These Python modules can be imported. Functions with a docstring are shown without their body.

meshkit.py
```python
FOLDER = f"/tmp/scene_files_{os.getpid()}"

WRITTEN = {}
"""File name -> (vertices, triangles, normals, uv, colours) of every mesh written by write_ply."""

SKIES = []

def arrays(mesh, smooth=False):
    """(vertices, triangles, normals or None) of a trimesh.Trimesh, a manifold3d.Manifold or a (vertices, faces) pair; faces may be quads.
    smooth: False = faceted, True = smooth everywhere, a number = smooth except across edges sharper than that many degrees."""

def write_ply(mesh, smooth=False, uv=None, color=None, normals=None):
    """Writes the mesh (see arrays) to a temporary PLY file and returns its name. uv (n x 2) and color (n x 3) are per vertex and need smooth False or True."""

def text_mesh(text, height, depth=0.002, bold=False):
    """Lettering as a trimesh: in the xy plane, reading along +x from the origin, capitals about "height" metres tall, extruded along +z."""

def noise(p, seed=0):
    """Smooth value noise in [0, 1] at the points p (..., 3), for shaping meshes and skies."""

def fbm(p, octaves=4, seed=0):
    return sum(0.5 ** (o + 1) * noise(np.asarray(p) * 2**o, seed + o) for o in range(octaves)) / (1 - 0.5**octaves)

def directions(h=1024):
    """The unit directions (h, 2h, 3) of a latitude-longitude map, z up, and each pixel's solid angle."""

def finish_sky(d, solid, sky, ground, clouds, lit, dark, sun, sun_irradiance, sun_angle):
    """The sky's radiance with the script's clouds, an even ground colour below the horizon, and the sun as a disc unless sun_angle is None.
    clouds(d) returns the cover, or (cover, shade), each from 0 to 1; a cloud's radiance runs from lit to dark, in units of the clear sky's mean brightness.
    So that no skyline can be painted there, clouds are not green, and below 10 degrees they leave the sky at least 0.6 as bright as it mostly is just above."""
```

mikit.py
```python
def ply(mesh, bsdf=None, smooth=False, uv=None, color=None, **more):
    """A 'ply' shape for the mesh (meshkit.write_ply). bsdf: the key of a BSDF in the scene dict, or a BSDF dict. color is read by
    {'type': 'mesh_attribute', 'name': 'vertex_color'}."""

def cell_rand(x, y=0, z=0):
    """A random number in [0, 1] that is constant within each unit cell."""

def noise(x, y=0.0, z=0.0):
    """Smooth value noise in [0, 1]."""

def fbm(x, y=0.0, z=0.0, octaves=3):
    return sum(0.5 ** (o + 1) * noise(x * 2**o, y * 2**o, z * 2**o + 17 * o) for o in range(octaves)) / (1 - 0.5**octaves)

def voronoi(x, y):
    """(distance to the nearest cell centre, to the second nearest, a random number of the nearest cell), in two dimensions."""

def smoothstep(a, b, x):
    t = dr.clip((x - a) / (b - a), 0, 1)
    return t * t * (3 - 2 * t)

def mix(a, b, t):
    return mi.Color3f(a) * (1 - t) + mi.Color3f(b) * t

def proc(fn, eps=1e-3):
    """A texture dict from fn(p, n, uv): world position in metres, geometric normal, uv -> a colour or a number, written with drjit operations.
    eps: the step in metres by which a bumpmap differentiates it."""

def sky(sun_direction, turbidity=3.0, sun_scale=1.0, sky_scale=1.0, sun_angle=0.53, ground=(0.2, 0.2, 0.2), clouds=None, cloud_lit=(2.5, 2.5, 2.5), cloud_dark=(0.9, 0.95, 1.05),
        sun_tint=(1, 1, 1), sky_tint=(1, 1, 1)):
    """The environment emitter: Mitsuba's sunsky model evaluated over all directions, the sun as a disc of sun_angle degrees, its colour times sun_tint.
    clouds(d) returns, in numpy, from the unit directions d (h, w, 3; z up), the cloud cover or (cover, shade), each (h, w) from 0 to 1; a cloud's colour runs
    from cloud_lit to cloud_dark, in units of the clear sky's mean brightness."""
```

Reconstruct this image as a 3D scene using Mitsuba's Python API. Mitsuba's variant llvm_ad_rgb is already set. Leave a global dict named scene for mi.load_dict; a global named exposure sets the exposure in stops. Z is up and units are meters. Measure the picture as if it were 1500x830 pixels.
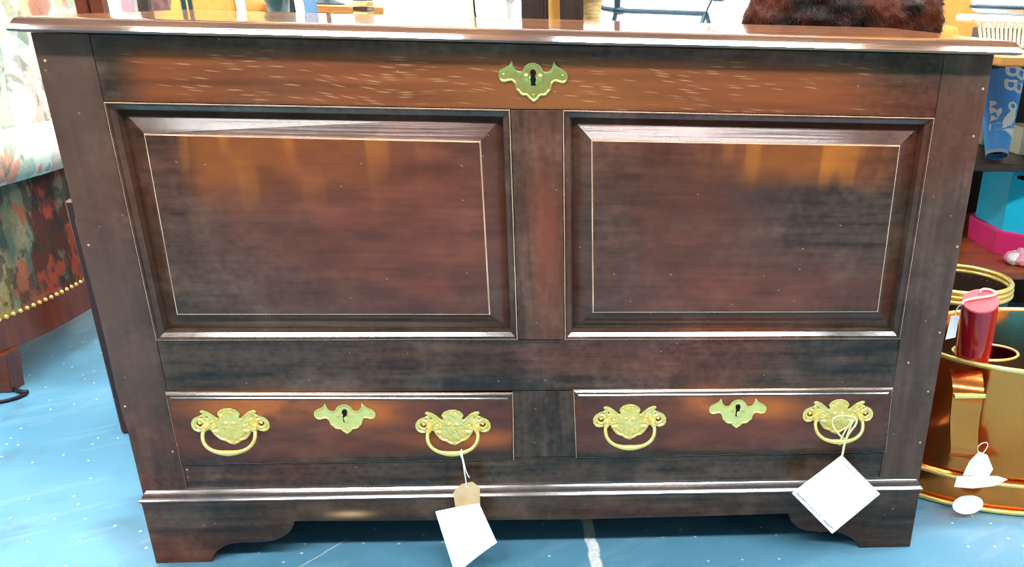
import math, random
import numpy as np, trimesh, shapely
import shapely.geometry as sg
import manifold3d as m3
import drjit as dr, mitsuba as mi
import mikit, meshkit
from mikit import noise, fbm, smoothstep, mix, cell_rand, proc
T = mi.ScalarTransform4f
rng = np.random.default_rng(7)
random.seed(7)
scene, labels = {'type': 'scene'}, {}

# ------------------------------------------------------------------ camera, exposure, lamps
right = np.array([0.99682, -0.075443, 0.025636])
down = np.array([-0.008333, -0.418687, -0.908092])
fwd = np.array([0.079243, 0.904991, -0.417984])
eye = np.array([0.70333, -1.308514, 0.885])
M = np.eye(4)
M[:3, 0], M[:3, 1], M[:3, 2], M[:3, 3] = -right, -down, fwd, eye
scene['camera'] = {'type': 'perspective', 'fov': 59.952, 'fov_axis': 'x', 'near_clip': 0.05, 'far_clip': 60.0,
                   'principal_point_offset_x': -0.130588, 'principal_point_offset_y': -0.213665, 'to_world': T(M)}
exposure = 0.4
LAMP = 40.0
CEIL = 2.75
RX0, RX1, RY0, RY1 = -3.6, 4.6, -4.6, 3.4        # the shop room
LAMP_X = (-1.95, -0.35, 1.25, 2.85)
LAMP_Y = (-1.75, 0.35, 2.2)

# ------------------------------------------------------------------ helpers
def nm(key):
    """The key, or the key with the next three-digit number."""
    if key not in scene and key not in labels and not any(k.startswith(key + '__') for k in scene): return key
    k = 1
    while True:
        t = f'{key}_{k:03d}'
        if t not in scene and t not in labels and not any(q.startswith(t + '__') for q in scene): return t
        k += 1

def thing(name, label, cat, group=None):
    key = nm(name)
    labels[key] = {'label': label, 'category': cat}
    if group: labels[key]['group'] = group
    return key

def add(name, mesh, mat, parent=None, smooth=False, label=None, cat=None, group=None, kind=None, **more):
    key = nm(parent + '__' + name if parent else name)
    scene[key] = mesh if isinstance(mesh, dict) else mikit.ply(mesh, mat, smooth=smooth, **more)
    e = {}
    if label: e['label'] = label
    if cat: e['category'] = cat
    if group: e['group'] = group
    if kind: e['kind'] = kind
    if e: labels[key] = e
    return key

def cat_(ms): return trimesh.util.concatenate(ms)

def fix(m):
    """Outward normals for a closed mesh."""
    if m.volume < 0: m.invert()
    return m

def offset(pts, d):
    """The counter-clockwise outline moved inwards by d, corner by corner."""
    p = np.asarray(pts, float); n = len(p); out = []
    for i in range(n):
        a, b, c = p[i - 1], p[i], p[(i + 1) % n]
        e, f = b - a, c - b
        e /= np.linalg.norm(e) + 1e-12; f /= np.linalg.norm(f) + 1e-12
        n1, n2 = np.array([-e[1], e[0]]), np.array([-f[1], f[0]])
        k = n1 + n2; k /= max(0.35, 1 + n1 @ n2)
        out.append(b + d * k)
    return np.array(out)

def ccw(p):
    p = np.asarray(p, float)
    a = np.sum(p[:, 0] * np.roll(p[:, 1], -1) - np.roll(p[:, 0], -1) * p[:, 1])
    return p if a > 0 else p[::-1]

def rings(pts, prof, cap_front=True, cap_back=True, plane='xz'):
    """A solid from rings of one outline: prof lists (inward offset, depth)."""
    pts = ccw(pts); n = len(pts); V = []; F = []
    for o, d in prof:
        q = offset(pts, o) if abs(o) > 1e-9 else pts
        V += [(x, d, z) for x, z in q]
    for r in range(len(prof) - 1):
        for i in range(n):
            a, b, c, d = r * n + i, r * n + (i + 1) % n, (r + 1) * n + (i + 1) % n, (r + 1) * n + i
            F += [(a, b, c), (a, c, d)]
    for on, r in ((cap_front, len(prof) - 1), (cap_back, 0)):
        if on:
            ring = np.array([(V[r * n + i][0], V[r * n + i][2]) for i in range(n)])
            t = m3.triangulate([ring])
            F += [(r * n + a, r * n + b, r * n + c) if r else (r * n + a, r * n + c, r * n + b) for a, b, c in t]
    m = trimesh.Trimesh(np.array(V), np.array(F), process=False)
    if cap_front and cap_back: m.fix_normals()
    if plane == 'xy':                                   # outline lies flat, depth is height
        m.vertices = m.vertices[:, [0, 2, 1]]; m.invert()
        if cap_front and cap_back: m.fix_normals()
    return m

def board(pts, y0, y1, b=0.0012, gap=0.0003):
    """A board seen from the front: outline in x and z, from depth y1 to y0, front edge eased."""
    return rings(pts, [(gap, y1), (gap, y0 + b), (gap + b * .3, y0 + b * .3), (gap + b, y0)])

def rect(x0, x1, z0, z1): return [(x0, z0), (x1, z0), (x1, z1), (x0, z1)]

def box(x0, x1, y0, y1, z0, z1, b=0.003):
    b = min(b, (x1 - x0) * .45, (y1 - y0) * .45, (z1 - z0) * .45)
    P = []
    for x, sx in ((x0, 1), (x1, -1)):
        for y, sy in ((y0, 1), (y1, -1)):
            for z, sz in ((z0, 1), (z1, -1)):
                P += [(x, y + sy * b, z + sz * b), (x + sx * b, y, z + sz * b), (x + sx * b, y + sy * b, z)]
    return trimesh.convex.convex_hull(np.array(P))

def turned(m, deg, axis=(0, 0, 1), about=(0, 0, 0)):
    m = m.copy(); m.apply_transform(trimesh.transformations.rotation_matrix(math.radians(deg), axis, about)); return m

def moved(m, d):
    m = m.copy(); m.apply_translation(d); return m

def lathe(prof, at=(0, 0, 0), n=40):
    m = trimesh.creation.revolve(np.array(prof, float), sections=n)
    m.merge_vertices(); m.fix_normals(); m.apply_translation(at); return m

def tube(path, r, n=8, closed=False):
    p = np.asarray(path, float); k = len(p)
    r = np.broadcast_to(np.asarray(r, float), (k,))
    t = np.roll(p, -1, 0) - np.roll(p, 1, 0) if closed else np.gradient(p, axis=0)
    t /= np.linalg.norm(t, axis=1, keepdims=True) + 1e-12
    u = np.cross(t[0], [0.31, 0.52, 0.79]); u /= np.linalg.norm(u)
    V = []
    for i in range(k):
        u = u - t[i] * (u @ t[i]); u /= np.linalg.norm(u); w = np.cross(t[i], u)
        a = np.arange(n) * 2 * np.pi / n
        V.append(p[i] + r[i] * (np.cos(a)[:, None] * u + np.sin(a)[:, None] * w))
    V = np.concatenate(V); F = []
    for i in range(k if closed else k - 1):
        j = (i + 1) % k
        for s in range(n):
            a, b, c, d = i * n + s, i * n + (s + 1) % n, j * n + (s + 1) % n, j * n + s
            F += [(a, b, c), (a, c, d)]
    if not closed:
        V = np.vstack([V, p[:1], p[-1:]]); a, b = len(V) - 2, len(V) - 1
        for s in range(n):
            F += [(a, (s + 1) % n, s), (b, (k - 1) * n + s, (k - 1) * n + (s + 1) % n)]
    m = trimesh.Trimesh(V, np.array(F), process=False)
    if m.volume < 0: m.invert()
    return m

def spline(pts, n=40, closed=False):
    from scipy.interpolate import splprep, splev
    p = np.asarray(pts, float)
    if closed: p = np.vstack([p, p[:1]])
    tck, _ = splprep(p.T, s=0, per=closed, k=min(3, len(p) - 1))
    return np.array(splev(np.linspace(0, 1, n, endpoint=not closed), tck)).T

def blob(c, r, amp=0.2, f=4.0, sub=3, seed=0):
    m = trimesh.creation.icosphere(subdivisions=sub)
    d = m.vertices.copy()
    k = 1 + amp * (meshkit.fbm(d * f + 11 + seed * 3.7, 3, seed) - .5) * 2
    m.vertices = d * k[:, None] * np.asarray(r) + np.asarray(c)
    return m

# ------------------------------------------------------------------ materials
def mat(key, color, rough=0.5, spec=0.5, metal=0.0, bump=None, bscale=1.0, **kw):
    if callable(color): color = proc(color)
    elif not isinstance(color, dict): color = {'type': 'rgb', 'value': list(color)}
    b = {'type': 'principled', 'base_color': color, 'roughness': rough if not callable(rough) else proc(rough), 'specular': spec, 'metallic': metal, **kw}
    if bump is not None: b = {'type': 'bumpmap', 'nested_texture': proc(bump, 6e-4), 'scale': bscale, 'nested_bsdf': b}
    scene[key] = {'type': 'twosided', 'nested': b}

def gauss(x, z, cx, cz, sx, sz): return dr.exp(-(dr.square((x - cx) / sx) + dr.square((z - cz) / sz)))

DARK, BROWN, RED, ORANGE = (0.020, 0.0145, 0.0105), (0.058, 0.033, 0.021), (0.105, 0.026, 0.013), (0.40, 0.105, 0.018)
def flecks(x, z):
    """Pale slanting rays of quarter-sawn oak."""
    v = (z + 0.045 * x + 0.010 * noise(x * 9, z * 16)) / 0.0032
    row = dr.floor(v)
    u = x / 0.030 + 9 * cell_rand(row, 3.0, 5.0)
    c = dr.floor(u)
    r = cell_rand(c, row, 9.0)
    fu, fv = u - c - .5, v - row - .5
    return dr.select(r > 0.72, smoothstep(.42, .08, dr.abs(fv + .3 * fu)) * smoothstep(.48, .05, dr.abs(fu)) * (.35 + .65 * cell_rand(c, row, 2.0)), 0.0)

def dings(x, z, s=0.05, lim=0.86):
    cx, cz = dr.floor(x / s), dr.floor(z / s)
    px, pz = (cx + .1 + .8 * cell_rand(cx, cz, 21.0)) * s, (cz + .1 + .8 * cell_rand(cx, cz, 22.0)) * s
    a = 2.0 + 5.0 * cell_rand(cx, cz, 24.0)
    d = dr.sqrt(dr.square((x - px) / a * 2.6) + dr.square(z - pz + .3 * (x - px)))
    return dr.select(cell_rand(cx, cz, 23.0) > lim, smoothstep(0.0014, 0.0004, d), 0.0)

def oak_base(x, y, z, along, across):
    g = fbm(along * 7, across * 95, y * 20, 4)
    fine = noise(along * 30, across * 480, y * 60)
    big = fbm(x * 3.3 + 3, z * 4.6 + 7, y * 3, 3)
    c = mix(DARK, BROWN, smoothstep(.22, .62, big * .6 + g * .4))
    c = mix(c, RED, smoothstep(.46, .70, fbm(x * 2.1 + 40, z * 5.5, 0.0, 3)) * .75)
    m = fbm(x * 17, z * 19, y * 9, 3)
    c = mix(c, c * 1.5 + mi.Color3f(.012, .010, .009), smoothstep(.48, .72, m) * .7)
    sp = fbm(x * 120, z * 130, y * 40, 2)
    return c * (0.16 + .80 * g + .26 * fine + .80 * sp)

def oak_rail(p, n, uv):
    x, y, z = p.x, p.y, p.z
    c = oak_base(x, y, z, x, z)
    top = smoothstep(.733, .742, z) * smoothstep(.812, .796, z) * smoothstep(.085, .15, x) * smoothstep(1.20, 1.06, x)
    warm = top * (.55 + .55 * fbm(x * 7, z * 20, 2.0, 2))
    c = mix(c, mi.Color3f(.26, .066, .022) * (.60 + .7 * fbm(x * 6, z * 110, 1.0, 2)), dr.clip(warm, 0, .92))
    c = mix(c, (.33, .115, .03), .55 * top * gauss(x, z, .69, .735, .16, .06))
    c = mix(c, (.62, .33, .16), flecks(x, z) * top * .55 * smoothstep(.30, .55, fbm(x * 8 + 3, z * 40, 6.0, 2)))
    # warm patches on the drawer fronts
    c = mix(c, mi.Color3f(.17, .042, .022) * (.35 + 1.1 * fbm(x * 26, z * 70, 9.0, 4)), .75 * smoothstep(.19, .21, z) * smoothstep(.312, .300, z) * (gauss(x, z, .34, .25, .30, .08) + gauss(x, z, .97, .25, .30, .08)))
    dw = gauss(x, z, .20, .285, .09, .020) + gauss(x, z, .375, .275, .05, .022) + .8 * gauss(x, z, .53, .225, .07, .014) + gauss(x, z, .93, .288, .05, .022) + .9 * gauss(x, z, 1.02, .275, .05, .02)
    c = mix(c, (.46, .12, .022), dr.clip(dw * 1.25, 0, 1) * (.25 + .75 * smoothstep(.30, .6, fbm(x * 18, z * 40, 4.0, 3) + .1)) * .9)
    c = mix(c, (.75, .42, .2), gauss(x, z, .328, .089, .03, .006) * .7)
    return mix(c, (.55, .42, .33), dings(x, z) * .42)

def oak_stile(p, n, uv):
    x, y, z = p.x, p.y, p.z
    c = oak_base(x, y, z, z, x)
    c = c * 1.2
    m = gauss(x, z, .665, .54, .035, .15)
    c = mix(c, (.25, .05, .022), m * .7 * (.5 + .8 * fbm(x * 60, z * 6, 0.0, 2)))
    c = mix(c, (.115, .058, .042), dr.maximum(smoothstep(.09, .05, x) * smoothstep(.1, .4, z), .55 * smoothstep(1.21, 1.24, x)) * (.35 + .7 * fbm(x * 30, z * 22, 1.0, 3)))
    return mix(c, (.55, .42, .33), dings(x, z) * .42)

def oak_panel(p, n, uv):
    x, y, z = p.x, p.y, p.z
    c = oak_base(x, y, z, x, z)
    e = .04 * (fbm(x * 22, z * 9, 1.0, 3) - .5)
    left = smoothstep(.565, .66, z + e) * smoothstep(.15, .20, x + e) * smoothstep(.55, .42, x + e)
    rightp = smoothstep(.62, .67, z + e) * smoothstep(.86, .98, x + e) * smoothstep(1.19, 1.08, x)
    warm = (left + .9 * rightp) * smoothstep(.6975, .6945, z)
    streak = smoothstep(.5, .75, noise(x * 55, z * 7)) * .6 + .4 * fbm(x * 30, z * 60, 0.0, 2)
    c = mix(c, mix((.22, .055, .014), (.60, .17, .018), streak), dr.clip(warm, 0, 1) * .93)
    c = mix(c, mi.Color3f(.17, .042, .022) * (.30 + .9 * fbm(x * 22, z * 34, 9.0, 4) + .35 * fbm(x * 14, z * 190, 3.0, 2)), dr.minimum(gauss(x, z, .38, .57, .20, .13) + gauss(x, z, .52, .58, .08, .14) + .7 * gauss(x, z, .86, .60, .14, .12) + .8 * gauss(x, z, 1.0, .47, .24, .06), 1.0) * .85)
    return mix(c, (.55, .42, .33), dings(x, z, .04) * .42)

def oak_lid(p, n, uv):
    x, y, z = p.x, p.y, p.z
    g = fbm(x * 4, y * 60, z * 120, 3)
    c = mix((.055, .023, .013), (.16, .066, .030), g)
    c = mix(c, (.33, .135, .038), smoothstep(.842, .826, z) * smoothstep(.35, .65, fbm(x * 9, z * 60, y * 20, 3)) * .7)
    return c * (.8 + .35 * noise(x * 15, y * 300, z * 300))

def wood_bump_h(p, n, uv): return 0.00007 * fbm(p.x * 8, p.z * 260 + p.y * 260, 0.0, 2) + .0007 * fbm(p.x * 7, p.z * 15, p.y * 12, 2)
def wood_bump_v(p, n, uv): return 0.00007 * fbm(p.z * 8, p.x * 260, p.y * 20, 2) + .0007 * fbm(p.x * 15, p.z * 7, p.y * 12, 2)

mat('oak_h', oak_rail, .22, .28, bump=wood_bump_h)
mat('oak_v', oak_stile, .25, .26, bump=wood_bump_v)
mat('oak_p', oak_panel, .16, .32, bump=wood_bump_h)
mat('oak_lid', oak_lid, .075, .8, clearcoat=1.0, clearcoat_gloss=.97)
mat('oak_mold', lambda p, n, uv: oak_base(p.x, p.y, p.z, p.x, p.z + p.y) * 1.15, .15, .8, bump=wood_bump_h, clearcoat=.5, clearcoat_gloss=.95)
mat('oak_dark', lambda p, n, uv: oak_base(p.x, p.y, p.z, p.x + p.y, p.z) * .9, .4, .5)
mat('worn', lambda p, n, uv: mix((.34, .18, .09), (.78, .55, .36), fbm(p.x * 26, p.z * 26, 0.0, 3)), .35, .5)
mat('inside', (.012, .010, .010), .9, .1)
mat('brass', lambda p, n, uv: mix((1.0, .70, .15), (1.0, .82, .32), fbm(p.x * 90, p.z * 90, 0.0, 3)), .33, .5, .72)
mat('brass_old', lambda p, n, uv: mix((.55, .47, .11), (.74, .64, .20), fbm(p.x * 160, p.z * 160, 0.0, 3)), .34, .5, 1.0)
mat('copper', lambda p, n, uv: mix((.80, .15, .025), (1.0, .31, .07), fbm(p.x * 6, p.z * 7, p.y * 6, 3)), .17, .5, 1.0)
mat('black', (.006, .006, .007), .5, .4)
mat('paper', (.92, .92, .90), .75, .2)
mat('manila', lambda p, n, uv: mix((.62, .40, .20), (.74, .52, .30), fbm(p.x * 60, p.z * 60, 0.0, 2)), .8, .2)
mat('string', (.88, .85, .76), .85, .1)
mat('ink', (.10, .12, .14), .8, .1)

def floor_col(p, n, uv):
    x, y = p.x, p.y
    c = mix((.068, .215, .33), (.125, .325, .465), fbm(x * 2.2, y * 2.2, 0.0, 4))
    c = mix(c, (.06, .12, .16), .5 * smoothstep(.55, .75, fbm(x * 5 + 9, y * 5, 3.0, 4)))
    s = .025
    cx, cy = dr.floor(x / s), dr.floor(y / s)
    d = dr.sqrt(dr.square(x - (cx + .2 + .6 * cell_rand(cx, cy, 1.0)) * s) + dr.square(y - (cy + .2 + .6 * cell_rand(cx, cy, 2.0)) * s))
    r = cell_rand(cx, cy, 3.0)
    c = mix(c, (.62, .74, .76), dr.select(r > .90, smoothstep(.0036, .0012, d), 0.0) * .8)
    scuff = smoothstep(.62, .72, fbm(x * 9 + y * 4, y * 34 - x * 20, 5.0, 3))
    c = mix(c, (.36, .50, .55), scuff * .09)
    # a worn pale paint line on the concrete and a scratch near the left foot
    w = .006 * (fbm(x * 20, y * 60, 0.0, 3) - .5)
    line = smoothstep(.0120, .0070, dr.abs(x - .735 + .10 * (y + .02) + w))
    c = mix(c, (.86, .88, .84), line * (.7 + .3 * noise(x * 200, y * 200)))
    sc = smoothstep(.003, .001, dr.abs((x - .262) * .8 - (y - .0) * .55 + w)) * smoothstep(.08, .06, dr.abs(y + .02))
    return mix(c, (.55, .66, .70), sc * .5)
mat('floor_paint', floor_col, .42, .5, bump=lambda p, n, uv: .0012 * fbm(p.x * 30, p.y * 30, 0.0, 3))
mat('wall_paint', (.42, .41, .38), .8, .2)
mat('wall_white', (.84, .84, .80), .8, .2)
mat('ceiling_paint', (.55, .55, .54), .9, .1)

def floral(p, n, uv):
    u, v = p.x * .7 + p.y * .8, p.z
    wx, wz = fbm(u * 16, v * 11, p.y * 3, 3) - .5, fbm(u * 16 + 31, v * 11, p.y * 3, 3) - .5
    u2, v2 = u + .07 * wx, v + .10 * wz
    c = mix((.88, .84, .68), (.76, .84, .72), smoothstep(.4, .6, fbm(u * 9, v * 3, 2.0, 2)))
    a = fbm(u2 * 24, v2 * 12, 1.0, 4)
    c = mix(c, (.24, .42, .34), smoothstep(.53, .64, a) * .5)
    c = mix(c, (.86, .66, .34), smoothstep(.54, .64, fbm(u2 * 17 + 90, v2 * 9, 7.0, 3)) * .75)
    c = mix(c, (.78, .30, .20), smoothstep(.58, .68, fbm(u2 * 20 + 50, v2 * 12 + 20, 4.0, 3)) * .85)
    c = mix(c, (.80, .62, .56), smoothstep(.58, .68, fbm(u2 * 15 + 5, v2 * 10 + 70, 9.0, 3)) * .7)
    c = mix(c, (.20, .24, .18), smoothstep(.60, .70, fbm(u2 * 40 + 10, v2 * 26, 3.0, 3)) * .7)
    return c * (.66 + .24 * noise(u * 260, v * 260, p.y * 260))
mat('floral', floral, .85, .2, sheen=.3)
def shaded_tapestry(p, n, uv):  # striped side cloth, its colours darkened for the shade under the arm
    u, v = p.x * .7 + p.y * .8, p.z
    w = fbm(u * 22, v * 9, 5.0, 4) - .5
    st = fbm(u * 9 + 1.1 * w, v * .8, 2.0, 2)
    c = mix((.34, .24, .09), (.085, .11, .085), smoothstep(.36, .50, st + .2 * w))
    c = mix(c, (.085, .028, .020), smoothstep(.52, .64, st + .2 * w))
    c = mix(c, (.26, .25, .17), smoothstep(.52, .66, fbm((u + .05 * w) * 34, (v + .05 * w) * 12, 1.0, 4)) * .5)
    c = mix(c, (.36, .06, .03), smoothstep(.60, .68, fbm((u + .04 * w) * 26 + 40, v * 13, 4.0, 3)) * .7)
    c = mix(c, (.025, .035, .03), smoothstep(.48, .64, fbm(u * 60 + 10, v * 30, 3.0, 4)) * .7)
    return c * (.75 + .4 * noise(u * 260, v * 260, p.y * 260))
mat('shaded_tapestry', shaded_tapestry, .85, .2, sheen=.2)
mat('mahogany', lambda p, n, uv: mix((.05, .010, .005), (.19, .036, .010), fbm(p.x * 9 + p.y * 9, p.z * 9, p.y * 40, 3)), .25, .5)
mat('dark_wood', lambda p, n, uv: mix((.014, .008, .006), (.045, .022, .015), fbm(p.x * 60, p.y * 60, p.z * 6, 3)), .35, .5)
mat('dark_mahogany', lambda p, n, uv: mix((.022, .007, .004), (.075, .017, .008), fbm(p.x * 9 + p.y * 9, p.z * 9, p.y * 40, 3)), .3, .4)
mat('pine', lambda p, n, uv: mix((.62, .27, .05), (.82, .42, .10), fbm(p.x * 30, p.y * 10, p.z * 4, 3)), .45, .4)
mat('table_oak', lambda p, n, uv: mix((.34, .13, .025), (.58, .27, .06), fbm(p.x * 6, p.y * 40, p.z * 40, 3)), .4, .5)
mat('red_table', lambda p, n, uv: mix((.17, .035, .012), (.34, .085, .025), fbm(p.x * 5, p.y * 24, 0.0, 3)), .3, .5)
mat('cream_paint', (.86, .83, .62), .5, .4)
mat('white_paint', (.86, .87, .86), .5, .4)
mat('mint_paint', (.55, .74, .64), .5, .4)
mat('iron_blue', (.035, .075, .105), .35, .5, .4)
mat('pot_teal', (.02, .05, .05), .2, .6)
mat('wicker', lambda p, n, uv: mix((.40, .24, .07), (.78, .58, .26), noise(p.x * 60, p.y * 60, p.z * 220)), .7, .3)
mat('turquoise', (.012, .66, .96), .35, .5)
mat('pink', (.86, .035, .22), .4, .5)
mat('rose', (.86, .36, .45), .7, .3)
mat('red_gloss', (.40, .004, .012), .18, .6)
mat('red_cap', (.80, .11, .13), .6, .3)
mat('roll_blue', lambda p, n, uv: mix((.04, .22, .62), (.09, .40, .85), fbm(p.x * 20, p.y * 20, p.z * 14, 2)), .5, .4)
mat('roll_white', (.84, .84, .78), .6, .3)
mat('roll_edge', (.32, .42, .52), .6, .3)
mat('fur', lambda p, n, uv: mix((.005, .002, .0015), (.070, .013, .004), smoothstep(.36, .68, fbm(p.x * 11, p.y * 11, p.z * 16, 3))), .6, .2)
mat('straw', (.50, .28, .06), .8, .2)
mat('stone_grey', (.42, .42, .40), .7, .3)
mat('rail_brown', lambda p, n, uv: mix((.10, .05, .05), (.30, .16, .14), noise(p.x * 50, p.y * 50, p.z * 50)), .7, .3)
mat('book_blue', (.05, .17, .36), .5, .4)
mat('silver', (.86, .90, .90), .3, .5, .35)
mat('lamp_frame', (.75, .75, .74), .5, .4)

# ------------------------------------------------------------------ the room
def struct(name, mesh, m, label=None):
    add(name, mesh, m, kind='structure', label=label)
struct('floor', box(RX0, RX1, RY0, RY1, -.1, 0, 0), 'floor_paint', 'blue-grey painted concrete shop floor with scuffs and paint flecks')
struct('ceiling', box(RX0, RX1, RY0, RY1, CEIL, CEIL + .1, 0), 'ceiling_paint', 'white shop ceiling')
struct('wall_back', box(RX0, RX1, RY1, RY1 + .1, 0, CEIL, 0), 'wall_white', 'pale wall behind the furniture')
struct('wall_front', box(RX0, RX1, RY0 - .1, RY0, 0, CEIL, 0), 'wall_paint')
struct('wall_left', box(RX0 - .1, RX0, RY0, RY1, 0, CEIL, 0), 'wall_paint')
struct('wall_right', box(RX1, RX1 + .1, RY0, RY1, 0, CEIL, 0), 'wall_paint')
WORD = ('first', 'second', 'third', 'fourth')
for ix, lx in enumerate(LAMP_X):
    for iy, ly in enumerate(LAMP_Y):
        t = thing('ceiling_light', f'{WORD[ix]} ceiling light from the left in the {WORD[iy]} row, counted from behind the viewer', 'ceiling light', 'ceiling lights')
        w, h = .60, .14
        add('frame', cat_([box(lx - w - .03, lx + w + .03, ly - h - .03, ly - h, CEIL - .05, CEIL), box(lx - w - .03, lx + w + .03, ly + h, ly + h + .03, CEIL - .05, CEIL),
                           box(lx - w - .03, lx - w, ly - h, ly + h, CEIL - .05, CEIL), box(lx + w, lx + w + .03, ly - h, ly + h, CEIL - .05, CEIL)]), 'lamp_frame', t)
        d = trimesh.Trimesh([(lx - w, ly - h, CEIL - .03), (lx + w, ly - h, CEIL - .03), (lx + w, ly + h, CEIL - .03), (lx - w, ly + h, CEIL - .03)], [(0, 2, 1), (0, 3, 2)], process=False)
        k = add('diffuser', d, 'paper', t)
        scene[k]['emitter'] = {'type': 'area', 'radiance': {'type': 'rgb', 'value': [LAMP, LAMP * .99, LAMP * .97]}}
#%%CHEST
# ------------------------------------------------------------------ the chest
chest = thing('chest', 'old dark oak mule chest with two fielded panels, two drawers and brass fittings', 'chest')
PL = [(.0740, .3940), (.6150, .3935), (.6160, .7360), (.0735, .7366)]
PR = [(.6880, .3930), (1.2260, .3935), (1.2269, .7350), (.6895, .7367)]
FL = [(.1103, .4335), (.5744, .4333), (.5732, .6923), (.1155, .6955)]
FR = [(.7313, .4366), (1.1848, .4376), (1.1829, .6954), (.7292, .6964)]
DL = [(.0716, .1830), (.6017, .1835), (.6045, .3040), (.0718, .3095)]
DR = [(.7043, .1862), (1.2311, .1890), (1.2258, .3084), (.7008, .3087)]
ZT, TH = .8215, .024
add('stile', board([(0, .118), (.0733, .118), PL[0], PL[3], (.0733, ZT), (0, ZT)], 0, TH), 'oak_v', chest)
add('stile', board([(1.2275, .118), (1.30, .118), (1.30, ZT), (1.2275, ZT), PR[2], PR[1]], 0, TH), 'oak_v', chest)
add('top_rail', board([PL[3], PL[2], PR[3], PR[2], (1.2275, ZT), (.0733, ZT)], 0, TH), 'oak_h', chest)
add('muntin', board([PL[1], PR[0], PR[3], PL[2]], .0005, TH), 'oak_v', chest)
add('middle_rail', board([(.0733, .3065), (1.2275, .3065), PR[1], PR[0], PL[1], PL[0]], .0002, TH), 'oak_h', chest)
add('lower_muntin', board([(.6000, .186), (.7045, .186), (.7025, .3065), (.6030, .3065)], .0004, TH), 'oak_v', chest)
add('bottom_rail', board([(.0733, .118), (1.2275, .118), (1.2275, .187), (.0733, .186)], .0002, TH), 'oak_h', chest)

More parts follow.
